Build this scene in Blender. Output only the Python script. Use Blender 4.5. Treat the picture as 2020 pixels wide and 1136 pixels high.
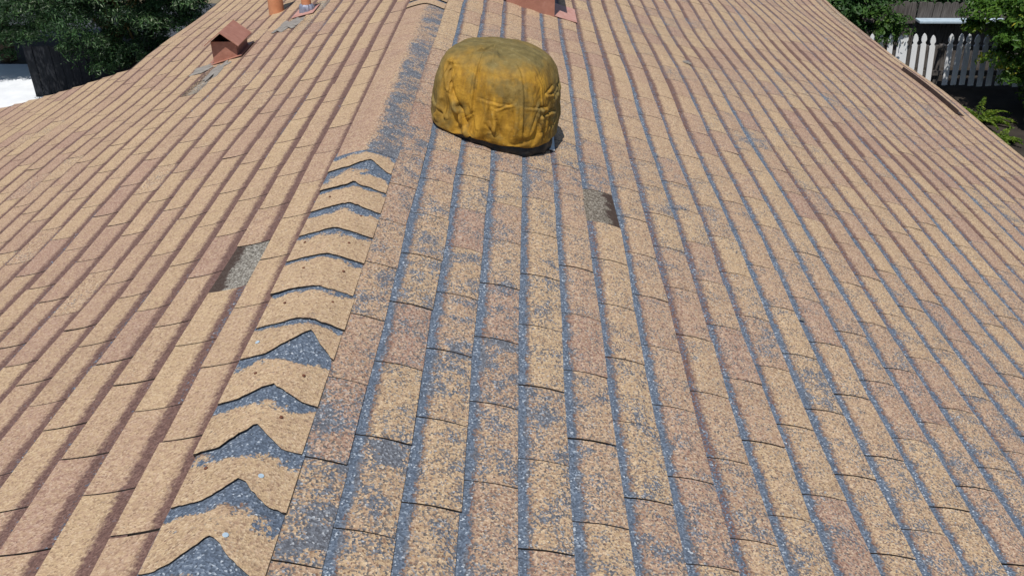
import bpy, math, random
import numpy as np
from mathutils import Vector, noise as mnoise

for o in list(bpy.data.objects):
    bpy.data.objects.remove(o)
scene = bpy.context.scene
col = scene.collection
R = math.radians
rng = random.Random(7)

# ------------------------------------------------------------------ camera
RZ = 3.7                       # height of the ridge above the ground
PITCH = R(30.553)
ALPHA = R(16.04)               # roof pitch
CA, SA = math.cos(ALPHA), math.sin(ALPHA)
CAM = Vector((0.571, 0.0, RZ + 1.2285))
YAW = R(0.564)
cam_d = bpy.data.cameras.new('Camera')
cam_d.sensor_width = 36.0
cam_d.lens = 36.0 * 1750.0 / 2020.0
cam_d.clip_start = 0.05
cam_d.clip_end = 800.0
cam = bpy.data.objects.new('Camera', cam_d)
cam.location = CAM
cam.rotation_euler = (math.pi / 2 - PITCH, 0, YAW)
col.objects.link(cam)
scene.camera = cam

# ------------------------------------------------------------------ world and sun
SUN = Vector((-0.09, -0.42, 0.90)).normalized()      # direction towards the sun
elev = math.asin(SUN.z)
azim = math.atan2(SUN.x, SUN.y)
world = bpy.data.worlds.new('World')
scene.world = world
world.use_nodes = True
wn = world.node_tree.nodes
wl = world.node_tree.links
wn.clear()
sky = wn.new('ShaderNodeTexSky')
sky.sky_type = 'NISHITA'
sky.sun_disc = False
sky.sun_elevation = elev
sky.sun_rotation = azim
sky.air_density = 1.0
sky.dust_density = 0.6
bg = wn.new('ShaderNodeBackground')
bg.inputs['Strength'].default_value = 0.085
wo = wn.new('ShaderNodeOutputWorld')
wl.new(sky.outputs[0], bg.inputs[0])
wl.new(bg.outputs[0], wo.inputs[0])
sun_d = bpy.data.lights.new('Sun', 'SUN')
sun_d.energy = 4.4
sun_d.angle = R(0.53)
sun_d.color = (1.0, 0.965, 0.91)
sun = bpy.data.objects.new('Sun', sun_d)
sun.rotation_euler = SUN.to_track_quat('Z', 'Y').to_euler()
sun.location = (-4, -5, 14)
col.objects.link(sun)
scene.view_settings.view_transform = 'Standard'
scene.view_settings.look = 'None'
scene.view_settings.exposure = 0.0
scene.view_settings.gamma = 1.0
scene.view_settings.use_curve_mapping = False

# ------------------------------------------------------------------ helpers
def tag(o, label=None, cat=None, group=None, kind=None):
    if label: o['label'] = label
    if cat: o['category'] = cat
    if group: o['group'] = group
    if kind: o['kind'] = kind
    return o

def mesh_obj(name, verts, faces, mat=None, parent=None, smooth=False):
    me = bpy.data.meshes.new(name)
    me.from_pydata([tuple(v) for v in verts], [], faces)
    me.validate(); me.update()
    if mat: me.materials.append(mat)
    if smooth:
        me.polygons.foreach_set('use_smooth', [True] * len(me.polygons))
    o = bpy.data.objects.new(name, me)
    col.objects.link(o)
    if parent: o.parent = parent
    return o

def empty(name, loc=(0, 0, 0)):
    o = bpy.data.objects.new(name, None)
    o.location = loc
    o.empty_display_size = 0.2
    col.objects.link(o)
    return o

class MB:
    def __init__(s): s.v = []; s.f = []
    def add(s, vs, fs):
        b = len(s.v); s.v += [tuple(v) for v in vs]; s.f += [tuple(b + i for i in f) for f in fs]; return s
    def box(s, x0, x1, y0, y1, z0, z1):
        return s.add([(x0,y0,z0),(x1,y0,z0),(x1,y1,z0),(x0,y1,z0),(x0,y0,z1),(x1,y0,z1),(x1,y1,z1),(x0,y1,z1)],
                     [(3,2,1,0),(4,5,6,7),(0,1,5,4),(1,2,6,5),(2,3,7,6),(3,0,4,7)])
    def prism(s, prof, y0, y1):
        """closed profile of (x, z), extruded along y"""
        n = len(prof)
        vs = [(x, y0, z) for x, z in prof] + [(x, y1, z) for x, z in prof]
        fs = [(i, (i + 1) % n, n + (i + 1) % n, n + i) for i in range(n)]
        fs += [tuple(range(n - 1, -1, -1)), tuple(range(n, 2 * n))]
        return s.add(vs, fs)
    def lathe(s, c, prof, seg=32, cap=True):
        cx, cy, cz = c
        vs = []; fs = []
        for r, z in prof:
            for k in range(seg):
                a = 2 * math.pi * k / seg
                vs.append((cx + r * math.cos(a), cy + r * math.sin(a), cz + z))
        m = len(prof)
        for j in range(m - 1):
            for k in range(seg):
                k2 = (k + 1) % seg
                fs.append((j*seg+k, j*seg+k2, (j+1)*seg+k2, (j+1)*seg+k))
        if cap:
            fs.append(tuple(range(seg - 1, -1, -1))); fs.append(tuple((m-1)*seg + k for k in range(seg)))
        return s.add(vs, fs)
    def build(s, name, mat, parent=None, smooth=False):
        return mesh_obj(name, s.v, s.f, mat, parent, smooth)

def bevel(o, w=0.004, seg=2):
    m = o.modifiers.new('bevel', 'BEVEL'); m.width = w; m.segments = seg; m.limit_method = 'ANGLE'
    return o

# ---- node helper
class NT:
    def __init__(s, name):
        s.mat = bpy.data.materials.new(name); s.mat.use_nodes = True
        s.t = s.mat.node_tree; s.n = s.t.nodes; s.l = s.t.links; s.n.clear()
        s.out = s.n.new('ShaderNodeOutputMaterial')
        s.bsdf = s.n.new('ShaderNodeBsdfPrincipled')
        s.l.new(s.bsdf.outputs[0], s.out.inputs[0])
    def put(s, sock, val):
        if hasattr(val, 'is_output'): s.l.new(val, sock)
        elif isinstance(val, (tuple, list)) and len(val) == 3 and sock.type == 'RGBA': sock.default_value = (*val, 1)
        else: sock.default_value = val
    def math(s, op, a, b=0.0, clamp=False):
        m = s.n.new('ShaderNodeMath'); m.operation = op; m.use_clamp = clamp
        s.put(m.inputs[0], a); s.put(m.inputs[1], b); return m.outputs[0]
    def mix(s, f, a, b):
        m = s.n.new('ShaderNodeMix'); m.data_type = 'RGBA'
        s.put(m.inputs['Factor'], f); s.put(m.inputs[6], a); s.put(m.inputs[7], b); return m.outputs[2]
    def ramp(s, f, stops, interp='LINEAR'):
        r = s.n.new('ShaderNodeValToRGB'); e = r.color_ramp.elements; r.color_ramp.interpolation = interp
        while len(e) < len(stops): e.new(0.5)
        for i, (p, c) in enumerate(stops):
            e[i].position = p
            e[i].color = (*c, 1) if isinstance(c, tuple) else (c, c, c, 1)
        s.l.new(f, r.inputs[0]); return r.outputs[0]
    def smooth(s, x, lo, hi):
        m = s.n.new('ShaderNodeMapRange'); m.interpolation_type = 'SMOOTHSTEP'
        s.put(m.inputs[0], x); m.inputs[1].default_value = lo; m.inputs[2].default_value = hi
        return m.outputs[0]
    def pos(s, scale=None):
        g = s.n.new('ShaderNodeNewGeometry').outputs['Position']
        if scale is None: return g
        m = s.n.new('ShaderNodeMapping'); m.inputs['Scale'].default_value = scale
        s.l.new(g, m.inputs[0]); return m.outputs[0]
    def noise(s, vec, scale, detail=3, rough=0.55, out=0):
        t = s.n.new('ShaderNodeTexNoise'); t.inputs['Scale'].default_value = scale
        t.inputs['Detail'].default_value = detail; t.inputs['Roughness'].default_value = rough
        s.l.new(vec, t.inputs['Vector']); return t.outputs[out]
    def voronoi(s, vec, scale):
        t = s.n.new('ShaderNodeTexVoronoi'); t.inputs['Scale'].default_value = scale
        s.l.new(vec, t.inputs['Vector']); return t
    def sep(s, c):
        t = s.n.new('ShaderNodeSeparateColor'); s.l.new(c, t.inputs[0]); return t.outputs
    def attr(s, name):
        t = s.n.new('ShaderNodeAttribute'); t.attribute_name = name; return t
    def bump(s, h, strength=0.3, dist=0.002):
        b = s.n.new('ShaderNodeBump'); b.inputs['Strength'].default_value = strength
        b.inputs['Distance'].default_value = dist
        s.l.new(h, b.inputs['Height']); s.l.new(b.outputs[0], s.bsdf.inputs['Normal']); return b
    def fin(s, color, rough=0.85, metal=0.0, spec=0.3):
        s.put(s.bsdf.inputs['Base Color'], color); s.put(s.bsdf.inputs['Roughness'], rough)
        s.bsdf.inputs['Metallic'].default_value = metal
        s.bsdf.inputs['Specular IOR Level'].default_value = spec
        return s.mat

# ------------------------------------------------------------------ materials
def make_shingle_mat():
    """granules over asphalt. UV.y: 0 at the course above, 1 at the butt edge.
    attribute 'tab': r tone, g loss of granules, b loss in the top band, a grey bare patch"""
    s = NT('asphalt_shingle')
    p = s.pos()
    # camera-independent granule cells
    v1 = s.voronoi(p, 235.0); cr, cg, cb = s.sep(v1.outputs['Color'])[:3]
    v2 = s.voronoi(p, 140.0); dr, dg, db = s.sep(v2.outputs['Color'])[:3]
    at = s.attr('tab'); tone, wear, bandw = s.sep(at.outputs['Color'])[:3]; patch = at.outputs['Alpha']
    uvn = s.n.new('ShaderNodeUVMap'); uvn.uv_map = 'UVMap'
    sx = s.n.new('ShaderNodeSeparateXYZ'); s.l.new(uvn.outputs[0], sx.inputs[0]); v = sx.outputs[1]
    n_big = s.noise(p, 5.5, 3, 0.6); n_mid = s.noise(p, 26.0, 4, 0.65); n_fine = s.noise(p, 110.0, 2, 0.6); n_smu = s.noise(p, 12.0, 3, 0.6)
    # granule colours
    tan = s.ramp(cr, [(0.0, (0.20,0.125,0.08)), (0.10, (0.32,0.215,0.135)), (0.28, (0.425,0.297,0.175)), (0.7, (0.50,0.357,0.215)), (1.0, (0.62,0.475,0.31))])
    pink = s.ramp(cr, [(0.0, (0.16,0.085,0.065)), (0.15, (0.27,0.155,0.115)), (0.45, (0.355,0.225,0.165)), (0.8, (0.42,0.285,0.21)), (1.0, (0.53,0.40,0.30))])
    tn = s.math('ADD', tone, s.math('MULTIPLY', s.math('SUBTRACT', n_mid, 0.5), 0.5), True)
    tn = s.math('ADD', tn, s.math('MULTIPLY', s.math('SUBTRACT', dr, 0.5), 0.5), True)
    gran = s.mix(tn, tan, pink)
    flat = s.mix(tn, (0.445,0.318,0.195), (0.355,0.228,0.168))
    gran = s.mix(s.math('ADD', 0.45, s.math('MULTIPLY', wear, 5.0), True), flat, gran)
    # soft overall weathering in value
    val = s.math('ADD', 0.83, s.math('MULTIPLY', n_big, 0.26))
    mul = s.n.new('ShaderNodeMix'); mul.data_type = 'RGBA'; mul.blend_type = 'MULTIPLY'; mul.inputs['Factor'].default_value = 1.0
    s.l.new(gran, mul.inputs[6])
    cc = s.n.new('ShaderNodeCombineColor')
    for i in range(3): s.l.new(val, cc.inputs[i])
    s.l.new(cc.outputs[0], mul.inputs[7]); gran = mul.outputs[2]
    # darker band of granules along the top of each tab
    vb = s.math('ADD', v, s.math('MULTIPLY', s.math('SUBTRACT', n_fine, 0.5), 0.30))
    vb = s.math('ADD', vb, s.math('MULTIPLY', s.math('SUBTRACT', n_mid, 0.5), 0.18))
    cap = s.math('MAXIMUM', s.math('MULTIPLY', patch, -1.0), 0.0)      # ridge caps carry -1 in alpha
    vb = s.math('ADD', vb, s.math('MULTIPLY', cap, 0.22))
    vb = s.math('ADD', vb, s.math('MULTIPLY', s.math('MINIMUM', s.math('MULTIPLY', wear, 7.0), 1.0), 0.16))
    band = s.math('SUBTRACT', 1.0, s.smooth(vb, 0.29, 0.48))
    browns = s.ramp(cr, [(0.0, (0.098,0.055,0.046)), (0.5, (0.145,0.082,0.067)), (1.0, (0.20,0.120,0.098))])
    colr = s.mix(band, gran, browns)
    # loss of granules
    pw = s.math('MULTIPLY', wear, s.math('ADD', 0.62, s.math('MULTIPLY', s.smooth(n_smu, 0.46, 0.68), 1.05)))
    pw = s.math('ADD', pw, s.math('MULTIPLY', s.math('MULTIPLY', wear, s.smooth(n_big, 0.45, 0.72)), 0.7))
    vw = s.math('ADD', v, s.math('MULTIPLY', s.math('SUBTRACT', n_mid, 0.5), 0.34))
    vw = s.math('ADD', vw, s.math('MULTIPLY', cap, s.math('ADD', -0.05, s.math('MULTIPLY', s.math('SUBTRACT', n_smu, 0.5), 0.95))))
    bandwide = s.math('SUBTRACT', 1.0, s.smooth(vw, 0.06, 0.26))
    pw = s.math('ADD', pw, s.math('MULTIPLY', bandw, s.math('MULTIPLY', bandwide, 1.12)))
    cellr = s.math('ADD', s.math('MULTIPLY', cg, 0.88), s.math('MULTIPLY', n_mid, 0.12))
    worn = s.smooth(s.math('SUBTRACT', pw, s.math('ADD', cellr, 0.04)), -0.13, 0.11)
    asph = s.ramp(cb, [(0.0, (0.060,0.075,0.100)), (0.5, (0.098,0.125,0.168)), (0.86, (0.142,0.176,0.228)), (0.95, (0.23,0.27,0.32)), (1.0, (0.44,0.48,0.52))])
    dull = s.ramp(cb, [(0.0, (0.095,0.082,0.075)), (0.5, (0.150,0.132,0.120)), (0.85, (0.20,0.185,0.175)), (1.0, (0.34,0.33,0.32))])
    blueness = s.math('MAXIMUM', s.math('MULTIPLY', bandwide, 1.4, True), s.math('MULTIPLY', s.smooth(pw, 0.34, 0.70), 0.55))
    asph = s.mix(blueness, dull, asph)
    colr = s.mix(worn, colr, asph)
    # bare grey patches
    grey = s.ramp(cr, [(0.0, (0.06,0.055,0.045)), (0.4, (0.20,0.183,0.155)), (0.75, (0.30,0.28,0.245)), (1.0, (0.46,0.44,0.39))])
    greyb = s.ramp(cr, [(0.0, (0.05,0.04,0.03)), (0.4, (0.135,0.112,0.085)), (0.75, (0.20,0.172,0.135)), (1.0, (0.33,0.29,0.24))])
    grey = s.mix(tone, grey, greyb)
    tar = s.math('MULTIPLY', s.smooth(s.math('ADD', v, s.math('MULTIPLY', s.math('SUBTRACT', n_mid, 0.5), 1.0)), 0.60, 0.80), 0.9)
    grey = s.mix(tar, grey, (0.045,0.026,0.02))
    colr = s.mix(s.math('GREATER_THAN', patch, s.math('ADD', 0.05, s.math('MULTIPLY', cellr, 0.9))), colr, grey)
    h = s.math('ADD', v1.outputs['Distance'], s.math('MULTIPLY', n_mid, 2.0))
    s.bump(h, 0.55, 0.0022)
    return s.fin(colr, 0.9, 0, 0.25)
M_SH = make_shingle_mat()

def simple(name, c1, c2, scale=6.0, rough=0.8, metal=0.0, spec=0.3, stretch=None, bstr=0.15, detail=4):
    s = NT(name)
    p = s.pos(stretch) if stretch else s.pos()
    n = s.noise(p, scale, detail, 0.6)
    c = s.ramp(n, [(0.3, c1), (0.7, c2)])
    s.bump(n, bstr, 0.01)
    return s.fin(c, rough, metal, spec)

def painted_metal():
    s = NT('brown_painted_metal')
    p = s.pos()
    n = s.noise(p, 22.0, 5, 0.65); n2 = s.noise(p, 90.0, 3, 0.6)
    c = s.ramp(n, [(0.25, (0.29,0.125,0.085)), (0.55, (0.37,0.17,0.12)), (0.8, (0.45,0.225,0.165))])
    c = s.mix(s.smooth(n2, 0.66, 0.76), c, (0.45,0.30,0.25))
    s.bump(n, 0.1, 0.004)
    return s.fin(c, 0.5, 0.0, 0.4)
M_BROWN = painted_metal()
M_PINK = simple('faded_red_flashing', (0.40,0.19,0.15), (0.52,0.30,0.25), 25, 0.6)
M_TERRA = simple('terracotta_pipe_paint', (0.50,0.20,0.095), (0.60,0.27,0.14), 14, 0.6)
M_LEAD = simple('lead_sleeve', (0.16,0.17,0.23), (0.34,0.35,0.42), 40, 0.5, 0.3)
M_MASTIC = simple('grey_mastic', (0.19,0.17,0.15), (0.31,0.285,0.255), 30, 0.8)
M_DECK = simple('dark_felt', (0.022,0.018,0.017), (0.05,0.04,0.035), 40, 0.95)
M_DARK = simple('dark_brown_metal', (0.028,0.016,0.014), (0.05,0.03,0.025), 20, 0.6)
M_BLACK = simple('turbine_metal_and_undercut', (0.02,0.02,0.022), (0.05,0.05,0.05), 20, 0.5, 0.4)  # also blackens the band under the cover as painted undercut shade
M_GALV = simple('galvanised_metal', (0.38,0.40,0.42), (0.6,0.62,0.64), 30, 0.4, 0.5)
M_NAIL = simple('rusty_nail', (0.10,0.035,0.02), (0.18,0.07,0.04), 200, 0.8)
M_SPECK = simple('pale_blue_speck', (0.32,0.42,0.50), (0.42,0.50,0.56), 80, 0.7)
M_STUCCO = simple('cream_stucco', (0.46,0.40,0.32), (0.56,0.49,0.40), 40, 0.9, bstr=0.5)
M_FASCIA = simple('brown_fascia_paint', (0.16,0.09,0.06), (0.22,0.13,0.09), 12, 0.6)
M_WHITE = simple('white_picket_paint', (0.80,0.81,0.82), (0.88,0.88,0.87), 14, 0.55, stretch=(1,1,0.2))
M_RAILB = simple('pale_blue_rail_paint', (0.36,0.46,0.54), (0.48,0.58,0.66), 14, 0.5)
M_BOARD = simple('weathered_board', (0.05,0.043,0.04), (0.16,0.143,0.13), 9, 0.9, stretch=(6,6,0.5), bstr=0.4)
M_DBOARD = simple('shade_dark_board', (0.010,0.011,0.014), (0.024,0.027,0.033), 9, 0.85, stretch=(6,6,0.5), bstr=0.4)  # near-black tone puts the tree's shade into the board colour
M_TRUNK = simple('brown_bark', (0.06,0.042,0.028), (0.14,0.10,0.065), 12, 0.95, stretch=(3,3,0.6), bstr=0.6)
M_TRUNKY = simple('pale_bark', (0.16,0.115,0.04), (0.26,0.19,0.08), 12, 0.95, stretch=(3,3,0.6), bstr=0.6)
M_SOIL = simple('dark_soil', (0.018,0.014,0.011), (0.05,0.04,0.03), 2.5, 0.95, bstr=0.5)
M_CONC = simple('pale_concrete', (0.64,0.66,0.69), (0.76,0.78,0.80), 3.0, 0.85)
M_ASPH = simple('road_asphalt', (0.045,0.05,0.06), (0.07,0.075,0.085), 8.0, 0.9)
M_KERB = simple('tan_kerb', (0.36,0.30,0.20), (0.45,0.38,0.27), 6.0, 0.85)

def cover_mat():
    s = NT('mildewed_ochre_canvas')
    uvn = s.n.new('ShaderNodeUVMap'); uvn.uv_map = 'UVMap'
    sx = s.n.new('ShaderNodeSeparateXYZ'); s.l.new(uvn.outputs[0], sx.inputs[0])
    u, v = sx.outputs[0], sx.outputs[1]
    p = s.pos()
    ps = s.pos((1.0, 1.0, 0.28))
    nb = s.noise(p, 7.5, 4, 0.62); nm = s.noise(p, 24, 5, 0.65); nst = s.noise(ps, 34, 4, 0.6); nf = s.noise(p, 160, 3, 0.6)
    ochre = s.ramp(nst, [(0.28, (0.20,0.108,0.018)), (0.5, (0.365,0.195,0.022)), (0.72, (0.51,0.285,0.034))])
    olive = s.ramp(nm, [(0.3, (0.105,0.080,0.026)), (0.6, (0.185,0.142,0.052)), (0.85, (0.29,0.248,0.125))])
    # mildew grows from the crown of the bag downward, and in blotches on the sides
    m = s.smooth(s.math('ADD', v, s.math('MULTIPLY', s.math('SUBTRACT', nb, 0.5), 0.45)), 0.64, 0.92)
    side = s.smooth(s.math('ADD', s.math('ABSOLUTE', s.math('SUBTRACT', u, 0.06)), s.math('MULTIPLY', s.math('SUBTRACT', nb, 0.5), 1.1)), 0.66, 1.35)
    blot = s.math('MULTIPLY', s.smooth(nb, 0.46, 0.64), 0.75)
    mm = s.math('MAXIMUM', s.math('MAXIMUM', m, s.math('MULTIPLY', side, 0.85)), blot)
    c = s.mix(mm, ochre, olive)
    # pale scuffs
    c = s.mix(s.math('MULTIPLY', s.smooth(nf, 0.64, 0.74), s.math('MULTIPLY', s.smooth(nm, 0.5, 0.62), 0.55)), c, (0.50,0.43,0.24))
    h = s.math('ADD', s.math('MULTIPLY', nm, 1.0), s.math('MULTIPLY', nf, 0.25))
    s.bump(h, 0.45, 0.012)
    return s.fin(c, 0.75, 0, 0.25)
M_COVER = cover_mat()

def leaf_mat(name, cols, trans=0.35, rough=0.5):
    s = NT(name)
    at = s.attr('leaf'); r, g, b = s.sep(at.outputs['Color'])[:3]
    c = s.ramp(r, cols)
    s.fin(c, rough, 0, 0.35)
    tr = s.n.new('ShaderNodeBsdfTranslucent'); s.l.new(c, tr.inputs[0])
    mx = s.n.new('ShaderNodeMixShader'); mx.inputs[0].default_value = trans
    s.l.new(s.bsdf.outputs[0], mx.inputs[1]); s.l.new(tr.outputs[0], mx.inputs[2]); s.l.new(mx.outputs[0], s.out.inputs[0])
    return s.mat
L_CON = leaf_mat('conifer_leaf', [(0.0, (0.022,0.052,0.020)), (0.55, (0.055,0.125,0.042)), (0.88, (0.11,0.20,0.07)), (1.0, (0.28,0.33,0.22))], 0.3, 0.38)
L_CIT = leaf_mat('glossy_leaf', [(0.0, (0.045,0.11,0.016)), (0.6, (0.105,0.21,0.028)), (0.92, (0.19,0.29,0.038)), (1.0, (0.45,0.40,0.05))], 0.42, 0.4)
L_VINE = leaf_mat('vine_leaf', [(0.0, (0.030,0.075,0.014)), (0.6, (0.065,0.14,0.024)), (1.0, (0.13,0.22,0.04))], 0.4, 0.5)
L_HEDGE = leaf_mat('hedge_leaf', [(0.0, (0.020,0.055,0.014)), (0.6, (0.045,0.11,0.026)), (1.0, (0.10,0.19,0.045))], 0.3, 0.5)
L_FERN = leaf_mat('fern_leaf', [(0.0, (0.06,0.12,0.012)), (0.6, (0.12,0.19,0.018)), (1.0, (0.20,0.26,0.03))], 0.4, 0.5)

# ------------------------------------------------------------------ ground and setting
def sheet(name, x0, x1, y0, y1, z, mat):
    o = MB().add([(x0,y0,z),(x1,y0,z),(x1,y1,z),(x0,y1,z)], [(0,1,2,3)]).build(name, mat)
    return tag(o, kind='structure')
sheet('ground', -400, 400, -400, 400, 0.0, M_SOIL)
drive = MB().box(-16, -7.55, -12, 16.6, -0.05, 0.012).build('driveway', M_CONC); tag(drive, kind='structure')
sheet('road', -120, 2.0, 18.6, 40, 0.008, M_ASPH)
k = MB().box(-120, 2.0, 21.6, 21.78, -0.1, 0.12).build('kerb', M_KERB); tag(k, kind='structure')

# ------------------------------------------------------------------ the house
house = empty('house', (0, 4, 0))
tag(house, 'house under a low gable roof of worn tan asphalt shingles', 'house')
HOFF = Vector((0, 4, 0))
def part(name, mb, mat, parent=None, smooth=False):
    """mesh given in world coordinates, parented to the house (or one of its parts)"""
    par = parent or house
    off = HOFF
    vs = [(x - off.x, y - off.y, z - off.z) for x, y, z in mb.v]
    return mesh_obj(name, vs, mb.f, mat, par, smooth)

T_R, T_L1, T_L2 = 4.350, 2.29, 4.30      # eave distances down the slope: right, left beyond the step, left before it
Y0, Y1, YS = -1.2, 13.0, 6.12            # roof ends, and the step in the left eave

def wob(side, t, y):
    """gentle sag and swell of the old deck"""
    a = 0.006 * math.sin(1.9 * y + 1.1 * t + side) + 0.005 * math.sin(3.1 * y - 2.3 * t + 1.3 * side)
    b = 0.004 * math.sin(5.3 * t + 0.7 * y + 2.0 * side)
    k_ = min(1.0, t / 0.5)
    far = 0.012 * math.sin(1.3 * y + 2.0) * math.sin(1.2 * t) if side > 0 else 0.010 * math.sin(1.1 * y) * math.sin(1.5 * t + 0.5)
    return (a + b + far) * k_
def RP(side, t, y, d):
    d = d + wob(side, t, y)
    return (side * (t * CA + d * SA), y, RZ - t * SA + d * CA)

def deck_mb(side, ta, tb, ya, yb, nt, ny, d_top=-0.004, d_bot=-0.03):
    m = MB(); vs = []
    for d in (d_top, d_bot):
        for i in range(nt + 1):
            for j in range(ny + 1):
                vs.append(RP(side, ta + (tb - ta) * i / nt, ya + (yb - ya) * j / ny, d))
    n1 = (nt + 1) * (ny + 1); fs = []
    q = lambda i, j, L: L * n1 + i * (ny + 1) + j
    for i in range(nt):
        for j in range(ny):
            f = (q(i,j,0), q(i+1,j,0), q(i+1,j+1,0), q(i,j+1,0)); g = (q(i,j,1), q(i,j+1,1), q(i+1,j+1,1), q(i+1,j,1))
            fs += [f, g] if side > 0 else [f[::-1], g[::-1]]
    for i in range(nt):
        fs += [(q(i,0,0), q(i,0,1), q(i+1,0,1), q(i+1,0,0)), (q(i,ny,0), q(i+1,ny,0), q(i+1,ny,1), q(i,ny,1))]
    for j in range(ny):
        fs += [(q(nt,j,0), q(nt,j,1), q(nt,j+1,1), q(nt,j+1,0))]
    m.add(vs, fs); return m
dm = deck_mb(1, 0.0, T_R - 0.012, Y0, Y1, 30, 80)
for a in ((0.0, T_L1 - 0.012, YS, Y1, 18, 50), (0.0, T_L2 - 0.012, Y0, YS - 0.002, 30, 50)):
    q = deck_mb(-1, *a); dm.add(q.v, q.f)
roof = part('roof', dm, M_DECK)
roof['label'] = 'worn tan asphalt shingle roof with brown and blue-grey bands'

# walls, fascias (seen only from the side)
wl_ = MB().box(-2.0, 3.95, -0.9, 12.7, 0.0, RZ - T_R * SA - 0.02)
part('wall', wl_, M_STUCCO)
part('wall', MB().box(-3.9, -2.004, -0.9, 5.85, 0.0, RZ - T_L2 * SA - 0.02), M_STUCCO)
def fascia(side, t, ya, yb):
    x = side * t * CA; z = RZ - t * SA
    xs = sorted((x, x - side * 0.022))
    part('fascia', MB().box(xs[0], xs[1], ya, yb, z - 0.19, z - 0.036), M_FASCIA)
fascia(1, T_R - 0.035, Y0, Y1); fascia(-1, T_L2 - 0.035, Y0, YS - 0.03); fascia(-1, T_L1 - 0.035, YS + 0.002, Y1)

# ---- shingle tabs
E_R, E_L = 0.127, 0.1185
COS_P, SIN_P = math.cos(PITCH), math.sin(PITCH)
def project(P):
    dx, dy, dz = P[0] - CAM.x, P[1], P[2] - CAM.z
    dx, dy = dx * math.cos(YAW) + dy * math.sin(YAW), -dx * math.sin(YAW) + dy * math.cos(YAW)
    dep = dy * COS_P - dz * SIN_P
    if dep < 0.1: return None
    return 1010 + 1750 * dx / dep, 568 - 1750 * (dy * SIN_P + dz * COS_P) / dep
def n2(x, y, z=0.0): return mnoise.noise(Vector((x, y, z)))
def sstep(x, a, b):
    q = max(0.0, min(1.0, (x - a) / (b - a))); return q * q * (3 - 2 * q)

VS = (-0.28, 0.0, 0.25, 0.5, 0.75, 1.0)
def tab_mesh(side, t0, e, ya, yb, cut_top, jit, lift):
    """one tab: (verts, faces, uvs per vertex)"""
    vs = []; uv = []
    for u, y in ((0.0, ya), (1.0, yb)):
        for v in VS:
            if side > 0: d = 0.0018 + 0.0030 * max(v, -0.3) + 0.0065 * math.sin(math.pi * max(v, 0)) ** 1.0
            else: d = 0.0018 + 0.0030 * v - 0.0022 * math.sin(math.pi * max(v, 0)) + 0.0018 * max(v, 0) ** 3
            d += lift[0 if u == 0 else 1] * max(v, 0) ** 2
            if t0 < 0.0: d *= 0.35
            elif t0 < 0.11: d *= 0.8
            tt = t0 + v * e
            if v == 1.0: tt += jit[0] if u == 0 else jit[1]
            yy = y + (0.006 * max(v, 0) ** 2 if side > 0 else -0.004 * max(v, 0)) 
            for th in (0.0, 0.0034):
                vs.append(RP(side, max(tt, 0.002), yy, d - th)); uv.append((u, v))
    m = len(VS); fs = []
    idx = lambda a, i, b: a * 2 * m + 2 * i + b
    for i in range(m - 1):
        f = (idx(0,i,0), idx(0,i+1,0), idx(1,i+1,0), idx(1,i,0))
        fs.append(f if side > 0 else f[::-1])
        a = (idx(0,i,0), idx(0,i,1), idx(0,i+1,1), idx(0,i+1,0)); b = (idx(1,i,0), idx(1,i+1,0), idx(1,i+1,1), idx(1,i,1))
        fs.append(a if side > 0 else a[::-1]); fs.append(b if side > 0 else b[::-1])
    f = (idx(0,m-1,0), idx(0,m-1,1), idx(1,m-1,1), idx(1,m-1,0))
    fs.append(f if side > 0 else f[::-1])
    return vs, fs, uv

def set_attrs(me, uv, tab):
    """uv, tab: arrays per vertex"""
    li = np.empty(len(me.loops), dtype=np.int32); me.loops.foreach_get('vertex_index', li)
    ul = me.uv_layers.new(name='UVMap'); ul.data.foreach_set('uv', np.asarray(uv, dtype=np.float32)[li].ravel())
    ca = me.color_attributes.new('tab', 'FLOAT_COLOR', 'POINT')
    ca.data.foreach_set('color', np.asarray(tab, dtype=np.float32).ravel())

# pixels (in the photograph's frame) are used only to rank tabs by how large they show
tabs = []
def course_rows(side):
    if side > 0: k0, k1, first, e, T, yk, dk = -1, 34, 0.69 * 0.127, E_R, 0.2835, 2.335 - 3 * 0.113, 0.113
    else: k0, k1, first, e, T, yk, dk = -1, 35, 0.217 - E_L, E_L, 0.2790, 1.218, 0.1385
    for k in range(k0, k1):
        t0 = first + k * e
        if side > 0 and t0 + 0.5 * e > T_R: continue
        if side > 0: e = min(E_R, T_R + 0.012 - t0)
        if side < 0 and t0 + e > T_L2 + 0.06: continue
        j0 = int(math.floor((Y0 - yk - k * dk) / T)) - 1
        j1 = int(math.ceil((Y1 - yk - k * dk) / T)) + 1
        for j in range(j0, j1):
            ya = yk + k * dk + j * T; yb = ya + T
            ymax = Y1
            if side < 0 and t0 + 0.5 * e > T_L1: ymax = YS
            if yb <= Y0 + 0.01 or ya >= ymax - 0.01: continue
            yield k, j, t0, e, max(ya, Y0), min(yb, ymax)
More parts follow.
